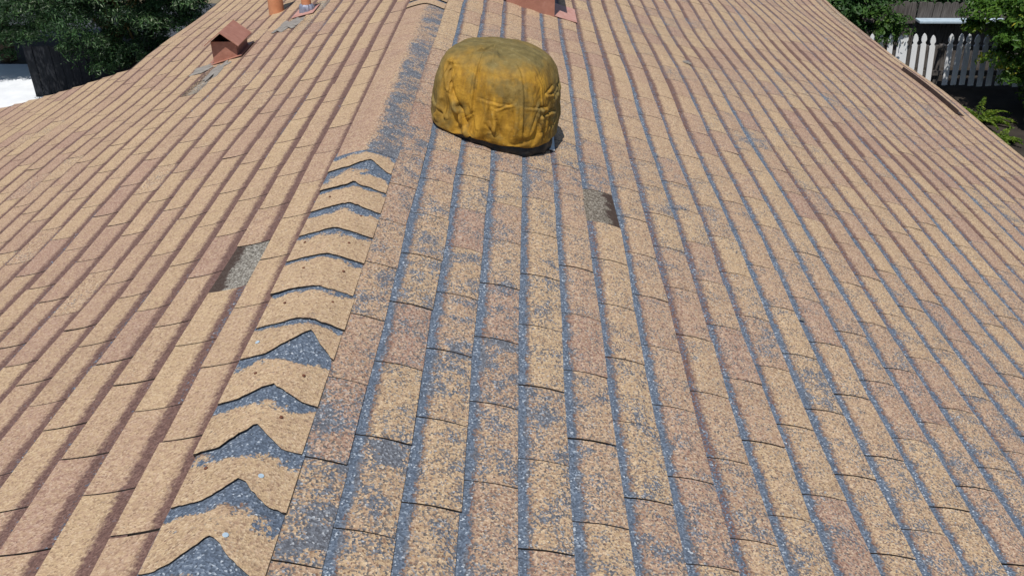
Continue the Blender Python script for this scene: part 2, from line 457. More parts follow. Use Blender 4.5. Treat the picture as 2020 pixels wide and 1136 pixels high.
for side in (1, -1):
    for k, j, t0, e, ya, yb in course_rows(side):
        tm, ym = t0 + e / 2, (ya + yb) / 2
        # missing tabs
        miss = (side < 0 and k == 1 and abs(ym - 2.335) < 0.12) or (side > 0 and k == 6 and abs(ym - 3.09) < 0.12)
        r_ = rng.random()
        run = n2(k * 3.7, ya * 0.9 + k * 1.7, side * 5.0)           # tone runs along a strip of three tabs
        tone = 0.15 + 0.55 * (r_ ** 2.0) + 0.45 * run
        if rng.random() < 0.16: tone += 0.35
        tone = max(0.0, min(1.0, tone))
        grey = 0.0
        if side > 0:
            near = 1.0 - sstep(ym, 1.6, 4.6)
            ridge = 1.0 - sstep(tm, 0.3, 2.6)
            w = 0.13 + 0.17 * near + 0.10 * ridge * (1 - sstep(ym, 3, 6)) + 0.16 * n2(tm * 1.3, ym * 1.3, 9.0)
            w += 0.09 * (1 - sstep(ym, 1.0, 2.0)) * (1 - sstep(tm, 0.4, 1.3))
            if rng.random() < 0.08: w += 0.14
            w *= rng.uniform(0.8, 1.15)
            bl = 0.50 + 1.1 * n2(k * 2.3 + 11.0, ym * 0.55, 3.0) + 0.38 * near
            bl *= (1 - 0.55 * sstep(ym, 4.9, 5.3) * sstep(tm, 0.9, 1.3))
            bl *= 1 - 0.3 * sstep(tm, 2.8, 4.0)
            b = max(0.0, min(1.0, bl))
        else:
            w = 0.035 + 0.05 * max(0, n2(tm * 2.0, ym * 1.4, 4.0)) + (0.10 if rng.random() < 0.05 else 0.0)
            b = max(0.0, 0.10 + 0.5 * n2(k * 2.3, ym * 1.2, 7.0))
            if 4.9 < ym < 5.4 and 1.26 < tm < 1.385: grey = 0.5 * (0.4 + rng.random())
            if 5.7 < ym < 6.4 and 0.80 < tm < 1.10: grey = 0.5 * (0.2 + rng.random())
        if side > 0 and 9.0 < ym < 10.6 and tm > 4.1: grey = 0.35
        w = max(0.0, min(1.0, w))
        jit = tuple(0.0075 * n2(yq * 1.7, k * 0.9, side * 3.0) + rng.gauss(0, 0.0016) for yq in (ya, yb))
        lift = (abs(rng.gauss(0, 0.0011)), abs(rng.gauss(0, 0.0011)))
        if rng.random() < 0.03: lift = (lift[0] + 0.0025, lift[1] + 0.001)
        tabs.append((side, k, t0, e, ya + rng.uniform(0.0010, 0.0034 if side > 0 else 0.0040), yb - rng.uniform(0.0010, 0.0034 if side > 0 else 0.0040), jit, lift, tone, w, b, grey, miss))

def edges_dark(me):
    # cut edges show the black asphalt core; per tab the faces run (top, side, side) x 5, butt
    me.materials.append(M_DECK)
    n = len(me.polygons) // 16
    me.polygons.foreach_set('material_index', ([0, 1, 1] * 5 + [0]) * n)
ranked = []
for i, tb in enumerate(tabs):
    side, k, t0, e, ya, yb = tb[:6]
    if tb[12]: continue
    ps = [project(RP(side, t0 + a * e, y, 0)) for a, y in ((0, ya), (1, ya), (1, yb), (0, yb))]
    if any(q is None for q in ps): continue
    cxp = sum(q[0] for q in ps) / 4; cyp = sum(q[1] for q in ps) / 4
    if not (0 < cxp < 2020 and 0 < cyp < 1136): continue
    if t0 + e < 0.14: continue
    ar = abs(sum(ps[a][0] * ps[(a + 1) % 4][1] - ps[(a + 1) % 4][0] * ps[a][1] for a in range(4))) / 2
    ranked.append((ar, i))
ranked.sort(reverse=True)
single = set(i for _, i in ranked[:300])
SV, SF, SU, ST = [], [], [], []
for i, tb in enumerate(tabs):
    side, k, t0, e, ya, yb, jit, lift, tone, w, b, grey, miss = tb
    vs, fs, uv = tab_mesh(side, t0, e, ya, yb, False, jit, lift)
    if miss:
        # the tab blew off: the grey headlap of the course below lies bare, a little deeper
        vs, fs, uv = tab_mesh(side, t0, e, ya - 0.004, yb + 0.004, False, (0.004, -0.003), (0.001, 0.001))
        nx = 0.0018
        vs = [(x - side * SA * nx, y, z - CA * nx) for x, y, z in vs]
        grey, w, b, tone = 1.0, 0.0, 0.0, 0.25 if side < 0 else 0.85
        o = mesh_obj('bare_headlap', [(x - HOFF.x, y - HOFF.y, z - HOFF.z) for x, y, z in vs], fs, M_SH, roof)
        set_attrs(o.data, uv, [(tone, w, b, grey)] * len(vs))
        o['label'] = 'bare grey underlayer where a shingle tab has blown off'
        continue
    if i in single:
        c = Vector(RP(side, t0 + e / 2, (ya + yb) / 2, 0))
        o = mesh_obj('shingle', [(x - c.x, y - c.y, z - c.z) for x, y, z in vs], fs, M_SH, roof); edges_dark(o.data)
        o.location = c - HOFF
        set_attrs(o.data, uv, [(tone, w, b, grey)] * len(vs))
    else:
        base = len(SV); SV += vs; SF += [tuple(base + q for q in f) for f in fs]; SU += uv; ST += [(tone, w, b, grey)] * len(vs)
o = mesh_obj('shingles', [(x - HOFF.x, y - HOFF.y, z - HOFF.z) for x, y, z in SV], SF, M_SH, roof); edges_dark(o.data)
set_attrs(o.data, SU, ST)
tag(o, kind='stuff')

# ---- ridge caps, each bent over the ridge, torn along the front edge
def cap_point(s, y, d):
    """s: -1..1 across the ridge, half width 0.118 m, rounded at the crown"""
    hw = 0.118
    x = s * hw
    rr = math.sqrt(x * x + 0.022 ** 2)
    z = -(rr - 0.022 * 0.35) * math.tan(ALPHA)
    return (x * CA + 0.004, y, RZ + z + d + 0.0098 - 0.0062 * sstep(s, 0.40, 1.0) - 0.002 * sstep(-s, 0.55, 1.0) + 0.003 * math.sin(2.1 * y) * (1 - abs(s)))

def make_cap(yf, yf_up, yb, notch, s0, wdt, step, tone, wearz, seed, side_wear=0.0):
    """front edge at yf; the front of the cap above lies at yf_up; the sheet runs back under it to yb"""
    r = random.Random(seed)
    NS = 28; rows = 6
    vs, uv, tb = [], [], []
    jag = [r.gauss(0, 0.0013) for _ in range(NS + 1)]
    skew = max(-0.004, min(0.004, r.gauss(0, 0.0022))) if step > 0.002 else 0.0; shift = max(-0.004, min(0.004, r.gauss(0, 0.003))) if step > 0.002 else 0.0; pw_ = r.uniform(0.65, 1.5)
    rag = r.uniform(0.002, 0.006) if step > 0.002 else 0.0
    for i in range(NS + 1):
        s = -1 + 2 * i / NS
        tri = max(0.0, 1 - abs(s - s0) / wdt)
        front = yf + skew * s + rag * n2(s * 3.1, seed * 1.7, 3.0) + notch * (tri ** pw_) + jag[i] * (0.5 + 1.2 * tri)
        if notch > 0.02: front += 0.006 * n2(s * 7, seed, 0) * tri
        for j in range(rows + 1):
            y = front + (yb - front) * j / rows
            f = (y - yf) / max(yf_up - yf, 0.01)
            d = step * (1 - min(1.0, f)) + (0.0006 if step > 0.002 else 0.0002) - 0.003 * max(0, f - 1) - (0.0022 * sstep(f, 0.86, 0.97) if step > 0.002 else 0.0)
            for th in (0, 0.0024 if i not in (0, NS) else 0.016):
                q3 = cap_point(s, y, d - th); vs.append((q3[0] + shift, q3[1], q3[2]))
                # v grows from the edge of the cap above toward the front
                q = (yf_up - y) / wearz * 0.28
                uv.append((i / NS, q if side_wear < 0.01 else 0.7))
                sw = side_wear * sstep(s, -0.15, 0.35) if side_wear else 0.0
                tb.append((tone + 0.25 * side_wear * (1 - sstep(s, -0.3, 0.1)), 0.065 + sw, 1.0 if side_wear < 0.01 else 0.35 * sw, -1.0))
    fs = []
    idx = lambda i, j, b: (i * (rows + 1) + j) * 2 + b
    for i in range(NS):
        for j in range(rows):
            fs.append((idx(i,j,0), idx(i+1,j,0), idx(i+1,j+1,0), idx(i,j+1,0)))
        fs.append((idx(i,0,0), idx(i,0,1), idx(i+1,0,1), idx(i+1,0,0)))
    for j in range(rows):
        fs.append((idx(0,j,0), idx(0,j+1,0), idx(0,j+1,1), idx(0,j,1)))
        fs.append((idx(NS,j,0), idx(NS,j,1), idx(NS,j+1,1), idx(NS,j+1,0)))
    c = Vector((0, yf, RZ))
    o = mesh_obj('ridge_cap', [(x - c.x, y - c.y, z - c.z) for x, y, z in vs], fs, M_SH, house)
    o.location = c - HOFF
    set_attrs(o.data, uv, tb)
    o.data.materials.append(M_DECK)
    for i in range(NS): o.data.polygons[i * (rows + 1) + rows].material_index = 1 if step > 0.002 else 0
    return o, c
# front edge, notch depth, notch centre, notch half width, wear zone below the cap above
CAPS = [(0.42,0.03,0.0,0.7,0.03),(0.59,0.03,0.1,0.7,0.03),(0.76,0.04,0.0,0.7,0.03),(0.93,0.05,0.0,0.8,0.03),
        (1.095,0.075,0.05,0.80,0.05),(1.262,0.060,0.12,0.62,0.055),(1.425,0.065,0.05,0.60,0.042),(1.590,0.042,0.05,0.62,0.034),
        (1.765,0.115,0.35,0.78,0.042),(1.905,0.012,0.2,0.6,0.026),(2.075,0.004,0.3,0.5,0.026),(2.258,0.004,0.2,0.5,0.026),
        (2.420,0.008,0.0,0.5,0.028),(2.592,0.018,0.15,0.7,0.036),(2.752,0.030,0.05,0.25,0.032),(2.915,0.075,0.3,0.62,0.060)]
nails = {1.262: (-0.62,), 1.425: (0.42,), 1.590: (0.55, -0.45), 1.905: (-0.5, 0.6), 2.075: (0.6,-0.4), 2.258: (0.5,-0.7), 2.420: (0.55,), 2.592: (-0.55,), 2.915: (-0.55,)}
specks = {1.095: (0.25,), 1.262: (0.45,), 1.765: (-0.75,)}
for i, (yf, nt, s0, wd, wz) in enumerate(CAPS):
    up = CAPS[i + 1][0] if i + 1 < len(CAPS) else 3.06
    # the wear below the cap above has that cap's own zone depth
    wz_up = CAPS[i + 1][4] if i + 1 < len(CAPS) else 0.03
    nt_up = CAPS[i + 1][1] if i + 1 < len(CAPS) else 0.0
    o, c = make_cap(yf, up + 0.006, up + nt_up + 0.05, nt, s0, wd, 0.0048, 0.10 + 0.06 * rng.random(), wz_up * rng.uniform(0.95, 1.5), 100 + i)
    for s in nails.get(yf, ()):
        y = yf + 0.62 * (up - yf) * (0.8 + 0.3 * rng.random())
        m = MB().lathe((0, 0, 0), [(0.0042, 0.0), (0.0038, 0.0014), (0.0015, 0.002)], 10)
        q = m.build('nail_head', M_NAIL, o, True)
        pt = Vector(cap_point(s, y, 0.0075 * (1 - (y - yf) / (up - yf)) + 0.0008))
        q.location = pt - c; q.rotation_euler = (0, math.copysign(ALPHA, s), 0)
    for s in specks.get(yf, ()):
        y = yf + 0.45 * (up - yf)
        m = MB().lathe((0, 0, 0), [(0.0062, 0.0), (0.0055, 0.0008)], 9)
        q = m.build('paint_speck', M_SPECK, o)
        pt = Vector(cap_point(s, y, 0.0075 * (1 - (y - yf) / (up - yf)) + 0.001))
        q.location = pt - c; q.rotation_euler = (0, math.copysign(ALPHA, s), 0)
# the older, flush stretch of worn caps
y = 3.06; i = 0
while y < 5.30:
    dy = 0.122 + 0.01 * rng.random()
    w = 0.62 + 0.30 * n2(y * 2.2, 3.0, 0) + 0.12 * (rng.random() - 0.3) + 0.3 * (1 - sstep(y, 3.0, 3.3))
    make_cap(y, y + dy, y + dy + 0.05, 0.001, 0.1, 0.8, 0.0005, 0.40 + 0.2 * rng.random(), 0.02, 200 + i, max(0.15, w))
    y += dy; i += 1
ys = y + 0.03
while ys < Y1 - 0.2:
    make_cap(ys, ys + 0.165, ys + 0.215, 0.006, 0.0, 0.6, 0.006, 0.15 + 0.2 * rng.random(), 0.03, 300 + int(ys * 10), 0.0)
    ys += 0.165

# ---- roof penetrations
# gable-hooded vent on the left slope, opening toward -Y
def hood_vent(x0, x1, y0, y1, ztop, rise, over, name, lab):
    side = -1 if x0 < 0 else 1
    zr = lambda x: RZ - abs(x) * math.tan(ALPHA)
    xm = (x0 + x1) / 2
    th = 0.004
    m = MB()
    # open box of sheet metal: four walls, front wall short below the opening
    lo = lambda x: zr(x) - 0.02
    for ya, yb in ((y0, y0 + th), (y1 - th, y1)):
        top = ztop
        m.prism([(x0, lo(x0)), (x1, lo(x1)), (x1, top), (x0, top)], ya, yb)
    m.prism([(x0, lo(x0)), (x0 + th, lo(x0 + th)), (x0 + th, ztop), (x0, ztop)], y0 + th, y1 - th)
    m.prism([(x1 - th, lo(x1 - th)), (x1, lo(x1)), (x1, ztop), (x1 - th, ztop)], y0 + th, y1 - th)
    body = part(name, m, M_BROWN)
    body['label'] = lab
    h = MB()
    ex0, ex1 = x0 - over, x1 + over
    sl = rise / (xm - ex0)
    ze = ztop - sl * over + 0.004
    pr = [(ex0, ze), (xm, ze + rise), (ex1, ze), (ex1, ze + 0.006), (xm, ze + rise + 0.007), (ex0, ze + 0.006)]
    h.prism(pr, y0 - over * 1.6, y1 + over)
    # gable infill at the back
    h.prism([(x0 + 0.002, ztop - 0.001), (x1 - 0.002, ztop - 0.001), (xm, ztop + sl * (xm - x0) - 0.003)], y1 - 0.01, y1 - 0.006)
    ho = part('hood', h, M_BROWN, body)
    ho.location = (0, 0, 0)
    return body
def reparent_world(mb, name, mat, body, smooth=False):
    return mesh_obj(name, [(x - HOFF.x, y - HOFF.y, z - HOFF.z) for x, y, z in mb.v], mb.f, mat, body, smooth)
zrL = lambda x: RZ - abs(x) * math.tan(ALPHA)
hv = hood_vent(-1.345, -1.190, 5.47, 5.71, zrL(1.345) + 0.138, 0.080, 0.028, 'hooded_roof_vent', 'small brown box vent with a gable hood on the left slope')
def slope_patch(side, ta, tb, ya, yb, d=0.016, n=10, seed=1, ragged=0.0):
    """thin sheet lying on the shingles"""
    r = random.Random(seed); m = MB(); vs = []
    for th in (0, 0.003):
        for i in range(n + 1):
            for j in range(n + 1):
                u, v = i / n, j / n
                eu = 1 + ragged * r.uniform(-1, 1) if th == 0 else 1
                dd = d - th
                edge = max(abs(u - .5), abs(v - .5)) * 2
                dd -= 0.006 * max(0, edge - 0.7) / 0.3 * (1 if ragged else 0)
                tt = ta + (tb - ta) * (u + ragged * n2(v * 4, seed, th * 0) * (edge))
                yy = ya + (yb - ya) * (v + ragged * n2(u * 4, seed + 9, 0) * edge)
                vs.append(RP(side, tt, yy, dd))
    N = (n + 1) ** 2; q = lambda i, j, L: L * N + i * (n + 1) + j; fs = []
    for i in range(n):
        for j in range(n):
            f = (q(i,j,0), q(i+1,j,0), q(i+1,j+1,0), q(i,j+1,0)); fs.append(f if side > 0 else f[::-1])
    for i in range(n):
        fs += [(q(i,0,0), q(i,0,1), q(i+1,0,1), q(i+1,0,0)), (q(i,n,0), q(i+1,n,0), q(i+1,n,1), q(i,n,1)),
               (q(0,i,0), q(0,i+1,0), q(0,i+1,1), q(0,i,1)), (q(n,i,0), q(n,i,1), q(n,i+1,1), q(n,i+1,0))]
    m.add(vs, fs); return m
reparent_world(slope_patch(-1, 1.20, 1.44, 5.44, 5.75, 0.013), 'flashing', M_BROWN, hv)
reparent_world(slope_patch(-1, 1.40, 1.53, 5.34, 5.50, 0.0145, ragged=0.35, seed=3), 'mastic', M_MASTIC, hv)
reparent_world(slope_patch(-1, 1.27, 1.36, 5.10, 5.40, 0.0140, ragged=0.35, seed=8), 'mastic', M_MASTIC, hv)

def pipe(x, y, r, h, name, mat, lab, sleeve):
    m = MB().lathe((x, y, zrL(x)), [(r, -0.05), (r, h), (r * 0.86, h), (r * 0.86, h - 0.2)], 32)
    b = part(name, m, mat, None, True)
    e = b.modifiers.new('edge', 'EDGE_SPLIT'); e.split_angle = R(50)
    b['label'] = lab
    if sleeve:
        prof = [(r * 1.55, -0.03), (r * 1.5, 0.0), (r * 1.42, 0.03), (r * 1.38, 0.055), (r * 1.08, 0.062), (r * 1.0, 0.064)]
        mm = MB().lathe((x, y, zrL(x)), prof, 40, False)
        mm.v = [(vx + (vx - x) * 0.12 * math.sin(9 * math.atan2(vy - y, vx - x)), vy + (vy - y) * 0.12 * math.sin(9 * math.atan2(vy - y, vx - x)), vz) for vx, vy, vz in mm.v]
        reparent_world(mm, 'lead_sleeve', M_LEAD, b, True)
        reparent_world(slope_patch(-1, abs(x) / CA - 0.075, abs(x) / CA + 0.085, y - 0.12, y + 0.12, 0.013), 'flashing', M_PINK, b)
        reparent_world(slope_patch(-1, abs(x) / CA - 0.02, abs(x) / CA + 0.14, y - 0.42, y - 0.16, 0.013, ragged=0.35, seed=5), 'mastic', M_MASTIC, b)
    return b
pipe(-1.222, 6.62, 0.055, 0.46, 'vent_pipe', M_TERRA, 'thick terracotta coloured vent pipe', False)
pipe(-0.912, 6.26, 0.034, 0.36, 'vent_pipe', M_TERRA, 'thin terracotta coloured vent pipe with a crinkled lead sleeve', True)

bv = hood_vent(0.475, 0.795, 6.02, 6.34, RZ + 0.33, 0.16, 0.04, 'box_vent', 'large square brown box vent on the right slope')
reparent_world(slope_patch(1, 0.42, 0.985, 6.035, 6.40, 0.015), 'flashing', M_PINK, bv)

# rain diverter near the right eave: an angle of brown metal
m = MB()
TD = 4.13
yy0, yy1, nseg = 6.70, 7.86, 16
vs, fs = [], []
for j in range(nseg + 1):
    y = yy0 + (yy1 - yy0) * j / nseg
    b = 0.004 * math.sin(5 * y)
    for t, d in ((TD + b, 0.008), (TD + 0.003 + b, 0.040), (TD + 0.010 + b, 0.040), (TD + 0.010 + b, 0.016), (TD + 0.075, 0.014), (TD + 0.075, 0.008)):
        vs.append(RP(1, t, y, d))
for j in range(nseg):
    for i in range(6):
        a, b_ = i, (i + 1) % 6
        fs.append((j*6+a, (j+1)*6+a, (j+1)*6+b_, j*6+b_))
fs += [tuple(range(6)), tuple(nseg * 6 + i for i in range(5, -1, -1))]
dv = part('rain_diverter', MB().add(vs, fs), M_DARK)
dv['label'] = 'dark brown metal rain diverter strip along the right eave'

# turbine vent under the cover
VX, VY = 0.462, 3.615
vz = RZ - VX * math.tan(ALPHA)
tv = part('turbine_vent', MB().lathe((VX, VY, vz), [(0.165, -0.06), (0.150, 0.05), (0.150, 0.12), (0.20, 0.16), (0.20, 0.26), (0.10, 0.31), (0.01, 0.32)], 40), M_BLACK, None, True)
tv['label'] = 'turbine vent hidden under an ochre canvas cover'
reparent_world(slope_patch(1, VX / CA - 0.20, 0.742, VY - 0.070, VY + 0.22, 0.014), 'flashing', M_GALV, tv)

# ------------------------------------------------------------------ canvas cover
def make_cover():
    N = 34
    H = 0.322
    def shape(dx, dy, f):
        """f 0..1 from the lower edge to the centre of the crown along the cloth; (dx, dy) unit plan direction"""
        ph = math.atan2(dx, -dy)
        prof = [(0.222, 0.0), (0.247, 0.045), (0.262, 0.11), (0.264, 0.17), (0.256, 0.230), (0.232, 0.280), (0.190, 0.304), (0.13, 0.315), (0.07, 0.319), (0.0, 0.321)]
        q = f * (len(prof) - 1); i = min(int(q), len(prof) - 2); q -= i
        r = prof[i][0] * (1 - q) + prof[i + 1][0] * q; z = prof[i][1] * (1 - q) + prof[i + 1][1] * q
        hgt = z / H
        sq = (abs(math.cos(ph + 0.30)) ** 3.0 + abs(math.sin(ph + 0.30)) ** 3.0) ** (-1 / 3.0)
        k = 0.945 * sq
        if dx > 0: k += 0.05 * dx * math.sin(math.pi * min(1, hgt * 1.1))
        else: k += 0.15 * dx * sstep(hgt, 0.25, 1.0) - 0.02 * dx * (1 - sstep(hgt, 0.0, 0.4))
        r *= k
        x = r * dx; y = r * dy * 0.97
        z = z - 0.172 * x * (1 - 0.55 * hgt) + 0.012 * n2(ph * 1.3, hgt * 2, 4.0) * sstep(hgt, 0.2, 0.8)
        return x, y, z
    def build(scale, n, amp):
        # a cube of cloth without its floor: crown grid and four sides
        idx = {}; vs = []; fs = []; pin = []
        def vert(a, b, c):
            key = (a, b, c)
            if key in idx: return idx[key]
            u, v, w = 2 * a / n - 1, 2 * b / n - 1, c / n
            m_ = max(abs(u), abs(v), 1e-9)
            L_ = math.hypot(u, v)
            if c == n:
                dx, dy = (u / L_, v / L_) if L_ > 1e-9 else (1.0, 0.0)
                f = 1 - 0.42 * m_
            else:
                dx, dy = u / L_, v / L_
                f = 0.58 * w
            x, y, z = shape(dx, dy, f)
            wr = 1 + amp * n2(x * 22, y * 22, z * 14)
            idx[key] = len(vs); vs.append((x * scale * wr, y * scale * wr, z * (1 + (scale - 1) * 0.6))); pin.append(c == 0)
            return idx[key]
        for a in range(n):
            for b in range(n):
                fs.append((vert(a, b, n), vert(a + 1, b, n), vert(a + 1, b + 1, n), vert(a, b + 1, n)))
        for c in range(n):
            for k_ in range(n):
                fs.append((vert(k_, 0, c), vert(k_ + 1, 0, c), vert(k_ + 1, 0, c + 1), vert(k_, 0, c + 1)))
                fs.append((vert(k_ + 1, n, c), vert(k_, n, c), vert(k_, n, c + 1), vert(k_ + 1, n, c + 1)))
                fs.append((vert(n, k_, c), vert(n, k_ + 1, c), vert(n, k_ + 1, c + 1), vert(n, k_, c + 1)))
                fs.append((vert(0, k_ + 1, c), vert(0, k_, c), vert(0, k_, c + 1), vert(0, k_ + 1, c + 1)))
        return vs, fs, pin
    c = Vector((VX + 0.006, VY, RZ - 0.068))
    cv, cf, _ = build(0.945, 16, 0.0)
    core = mesh_obj('core', cv, cf); core.location = c
    core.modifiers.new('col', 'COLLISION'); core.collision.thickness_outer = 0.003; core.collision.cloth_friction = 12
    vs, fs, pin = build(1.0, N, 0.012)
    o = mesh_obj('vent_cover', vs, fs, M_COVER, None, True); o.location = c
    vg = o.vertex_groups.new(name='pin'); vg.add([i for i, p in enumerate(pin) if p], 1.0, 'REPLACE')
    cl = o.modifiers.new('cloth', 'CLOTH'); st = cl.settings
    st.quality = 7; st.mass = 0.25; st.vertex_group_mass = 'pin'
    st.tension_stiffness = 18; st.compression_stiffness = 18; st.shear_stiffness = 6; st.bending_stiffness = 0.22
    st.shrink_min = -0.095; st.shrink_max = -0.095
    cl.collision_settings.distance_min = 0.003; cl.collision_settings.use_self_collision = False
    cl.point_cache.frame_start = 1; cl.point_cache.frame_end = 60
    for f in range(1, 46): scene.frame_set(f)
    dg = bpy.context.evaluated_depsgraph_get()
    me = bpy.data.meshes.new_from_object(o.evaluated_get(dg))
    o.modifiers.clear(); o.data = me
    bpy.data.objects.remove(core); scene.frame_set(1)
    hem_pts = [me.vertices[i].co.copy() for i, p in enumerate(pin) if p]
    # refine, then press the small creases, seams and darts of the canvas into it
    o.modifiers.new('sub', 'SUBSURF').levels = 2
    dg.update(); dg = bpy.context.evaluated_depsgraph_get()
    me = bpy.data.meshes.new_from_object(o.evaluated_get(dg)); o.modifiers.clear(); o.data = me
    r = random.Random(5)
    segs = []
    def seg(p0, v0, p1, v1, A, w): segs.append((p0 * 0.25, v0 * 0.34, p1 * 0.25, v1 * 0.34, A, w))
    seg(-0.30, 0.92, -0.40, 0.02, 0.010, 0.0045); seg(0.48, 0.85, 0.44, 0.02, 0.007, 0.0045)      # seams
    seg(-0.92, 0.72, -0.62, 0.30, 0.016, 0.008); seg(-0.62, 0.30, -0.42, 0.0, 0.020, 0.008)        # long dart
    seg(-0.55, 0.90, 0.05, 0.93, 0.016, 0.006); seg(-0.25, 0.915, 0.25, 0.90, 0.007, 0.005)        # pucker under the crown
    seg(-0.30, 0.46, 0.30, 0.43, 0.003, 0.004); seg(0.45, 0.42, 1.0, 0.36, 0.003, 0.004)           # cross seams
    seg(0.30, 0.72, 0.36, 0.42, 0.007, 0.010)
    for _ in range(13):      # wrinkles gathered at the right side and toward the hem
        p0 = r.uniform(0.7, 1.5); v0 = r.uniform(0.05, 0.55); seg(p0, v0, p0 + r.uniform(0.15, 0.5), v0 + r.uniform(-0.06, 0.05), r.uniform(0.003, 0.009), r.uniform(0.004, 0.008))
    for _ in range(40):
        p0 = r.uniform(-2.8, 2.8); v0 = r.uniform(0.0, 0.1); seg(p0, v0, p0 + r.uniform(-0.18, 0.18), v0 + r.uniform(0.10, 0.35), r.uniform(0.003, 0.008), 0.005)
    for _ in range(46):
        p0 = r.uniform(-2.8, 2.8); v0 = r.uniform(0.1, 0.9); a_ = r.uniform(0, math.pi); L_ = r.uniform(0.15, 0.4)
        seg(p0, v0, p0 + L_ * math.cos(a_) * 1.2, v0 + L_ * math.sin(a_) * 0.7, r.uniform(0.0015, 0.0040), r.uniform(0.003, 0.007))
    S = np.array(segs)
    co = np.array([v.co[:] for v in me.vertices]); nm = np.array([v.normal[:] for v in me.vertices])
    ph = np.arctan2(co[:, 0], -co[:, 1]); vv = np.clip((co[:, 2] + 0.172 * co[:, 0] * 0.6) / 0.345, 0, 1)
    X = ph * 0.25; Yv = vv * 0.34; dis = np.zeros(len(co))
    for x0, y0_, x1, y1_, A, w in S:
        dx, dy = x1 - x0, y1_ - y0_; LL = dx * dx + dy * dy
        t_ = np.clip(((X - x0) * dx + (Yv - y0_) * dy) / LL, 0, 1)
        ex, ey = X - x0 - t_ * dx, Yv - y0_ - t_ * dy
        d_ = np.sqrt(ex * ex + ey * ey); fade = np.sqrt(np.clip(4 * t_ * (1 - t_), 0.0, 1)) if A < 0.012 else 1 - 0.5 * t_
        sd = np.where(ex * dy - ey * dx > 0, 1.0, -1.0)
        dis += fade * A * (-np.exp(-d_ / w) + 0.75 * np.exp(-((d_ - 2.2 * w) / (1.6 * w)) ** 2) * (sd > 0))
    for i in range(len(co)): dis[i] += 0.0022 * n2(ph[i] * 6, vv[i] * 9, 5.0)
    crown = np.clip((vv - 0.9) / 0.1, 0, 1)
    dis *= 1 - 0.55 * crown
    co = co + nm * dis[:, None]
    me.vertices.foreach_set('co', co.astype(np.float32).ravel()); me.update()
    if not me.materials: me.materials.append(M_COVER)
    me.polygons.foreach_set('use_smooth', [True] * len(me.polygons))
    li = np.empty(len(me.loops), dtype=np.int32); me.loops.foreach_get('vertex_index', li)
    ul = me.uv_layers.new(name='UVMap'); ul.data.foreach_set('uv', np.stack([ph, vv], 1).astype(np.float32)[li].ravel())
    tag(o, 'rumpled mustard canvas cover drawn over a roof turbine vent', 'vent cover')
    # black band from bag to shingles, painting the shadow of the undercut
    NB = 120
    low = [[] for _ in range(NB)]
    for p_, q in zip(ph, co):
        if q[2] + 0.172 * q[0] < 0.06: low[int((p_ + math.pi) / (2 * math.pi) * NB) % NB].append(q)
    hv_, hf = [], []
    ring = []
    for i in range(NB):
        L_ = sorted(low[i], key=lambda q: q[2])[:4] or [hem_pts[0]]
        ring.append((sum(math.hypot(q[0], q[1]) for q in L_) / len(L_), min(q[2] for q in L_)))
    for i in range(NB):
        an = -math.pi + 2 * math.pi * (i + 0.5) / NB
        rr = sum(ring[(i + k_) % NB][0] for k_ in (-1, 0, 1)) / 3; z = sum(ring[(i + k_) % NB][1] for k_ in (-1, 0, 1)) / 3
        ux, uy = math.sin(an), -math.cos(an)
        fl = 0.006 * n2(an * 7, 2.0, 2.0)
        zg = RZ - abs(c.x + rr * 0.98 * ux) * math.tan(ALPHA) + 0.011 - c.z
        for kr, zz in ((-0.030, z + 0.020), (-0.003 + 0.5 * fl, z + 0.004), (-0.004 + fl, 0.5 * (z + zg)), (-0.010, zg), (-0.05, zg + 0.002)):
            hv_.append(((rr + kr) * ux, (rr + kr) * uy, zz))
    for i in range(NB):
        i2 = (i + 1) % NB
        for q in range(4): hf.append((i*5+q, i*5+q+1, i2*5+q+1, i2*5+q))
    hm = mesh_obj('hem_shade', hv_, hf, M_BLACK, o, True)
    hm['label'] = 'black band for the undercut shadow below the canvas cover'
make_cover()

# ------------------------------------------------------------------ fences
def loft(prof, y0, y1, x, z):
    return MB().prism([(x + a, z + b) for a, b in prof], y0, y1)
PW, PH = 0.094, 0.90
def picket_profile(w, h):
    hw = w / 2
    rp = [(hw, 0.0), (hw, h - 0.200), (hw * 0.60, h - 0.165), (hw * 0.62, h - 0.150), (hw * 0.95, h - 0.125), (hw * 0.98, h - 0.100), (hw * 0.82, h - 0.062), (hw * 0.45, h - 0.022), (0.0, h)]
    return rp + [(-a, b) for a, b in rp[::-1][1:]]
FY = 15.35
pf = empty('picket_fence', (7.6, FY, 0))
tag(pf, 'white picket fence with pointed gothic tops', 'fence')
def local(mb, c): mb.v = [(x - c[0], y - c[1], z - c[2]) for x, y, z in mb.v]; return mb
PC = (7.6, FY, 0)
px_list = [6.36, 6.52, 6.68, 6.84, 7.00, 7.16, 7.255, 7.42, 7.58, 7.74, 8.04, 8.19, 8.345, 8.50, 8.655, 8.81, 8.97, 9.12, 9.28, 9.43, 9.6]
for i, x in enumerate(px_list):
    m = loft(picket_profile(PW, PH), FY, FY + 0.02, 0, 0)
    q = local(m, (0, FY, 0)).build('picket', M_WHITE, pf)
    q.location = (x - PC[0], rng.uniform(-0.004, 0.004), 0.05 + rng.uniform(-0.02, 0.02))
    q.rotation_euler = (0, -0.085 + rng.gauss(0, 0.012), 0)
for z in (0.22, 0.66):
    local(MB().box(6.2, 9.8, FY + 0.024, FY + 0.062, z, z + 0.085), PC).build('rail', M_BOARD, pf)
for x in (6.27, 7.89, 9.75):
    local(MB().box(x - 0.045, x + 0.045, FY + 0.064, FY + 0.154, 0, 0.74), PC).build('post', M_BOARD, pf)

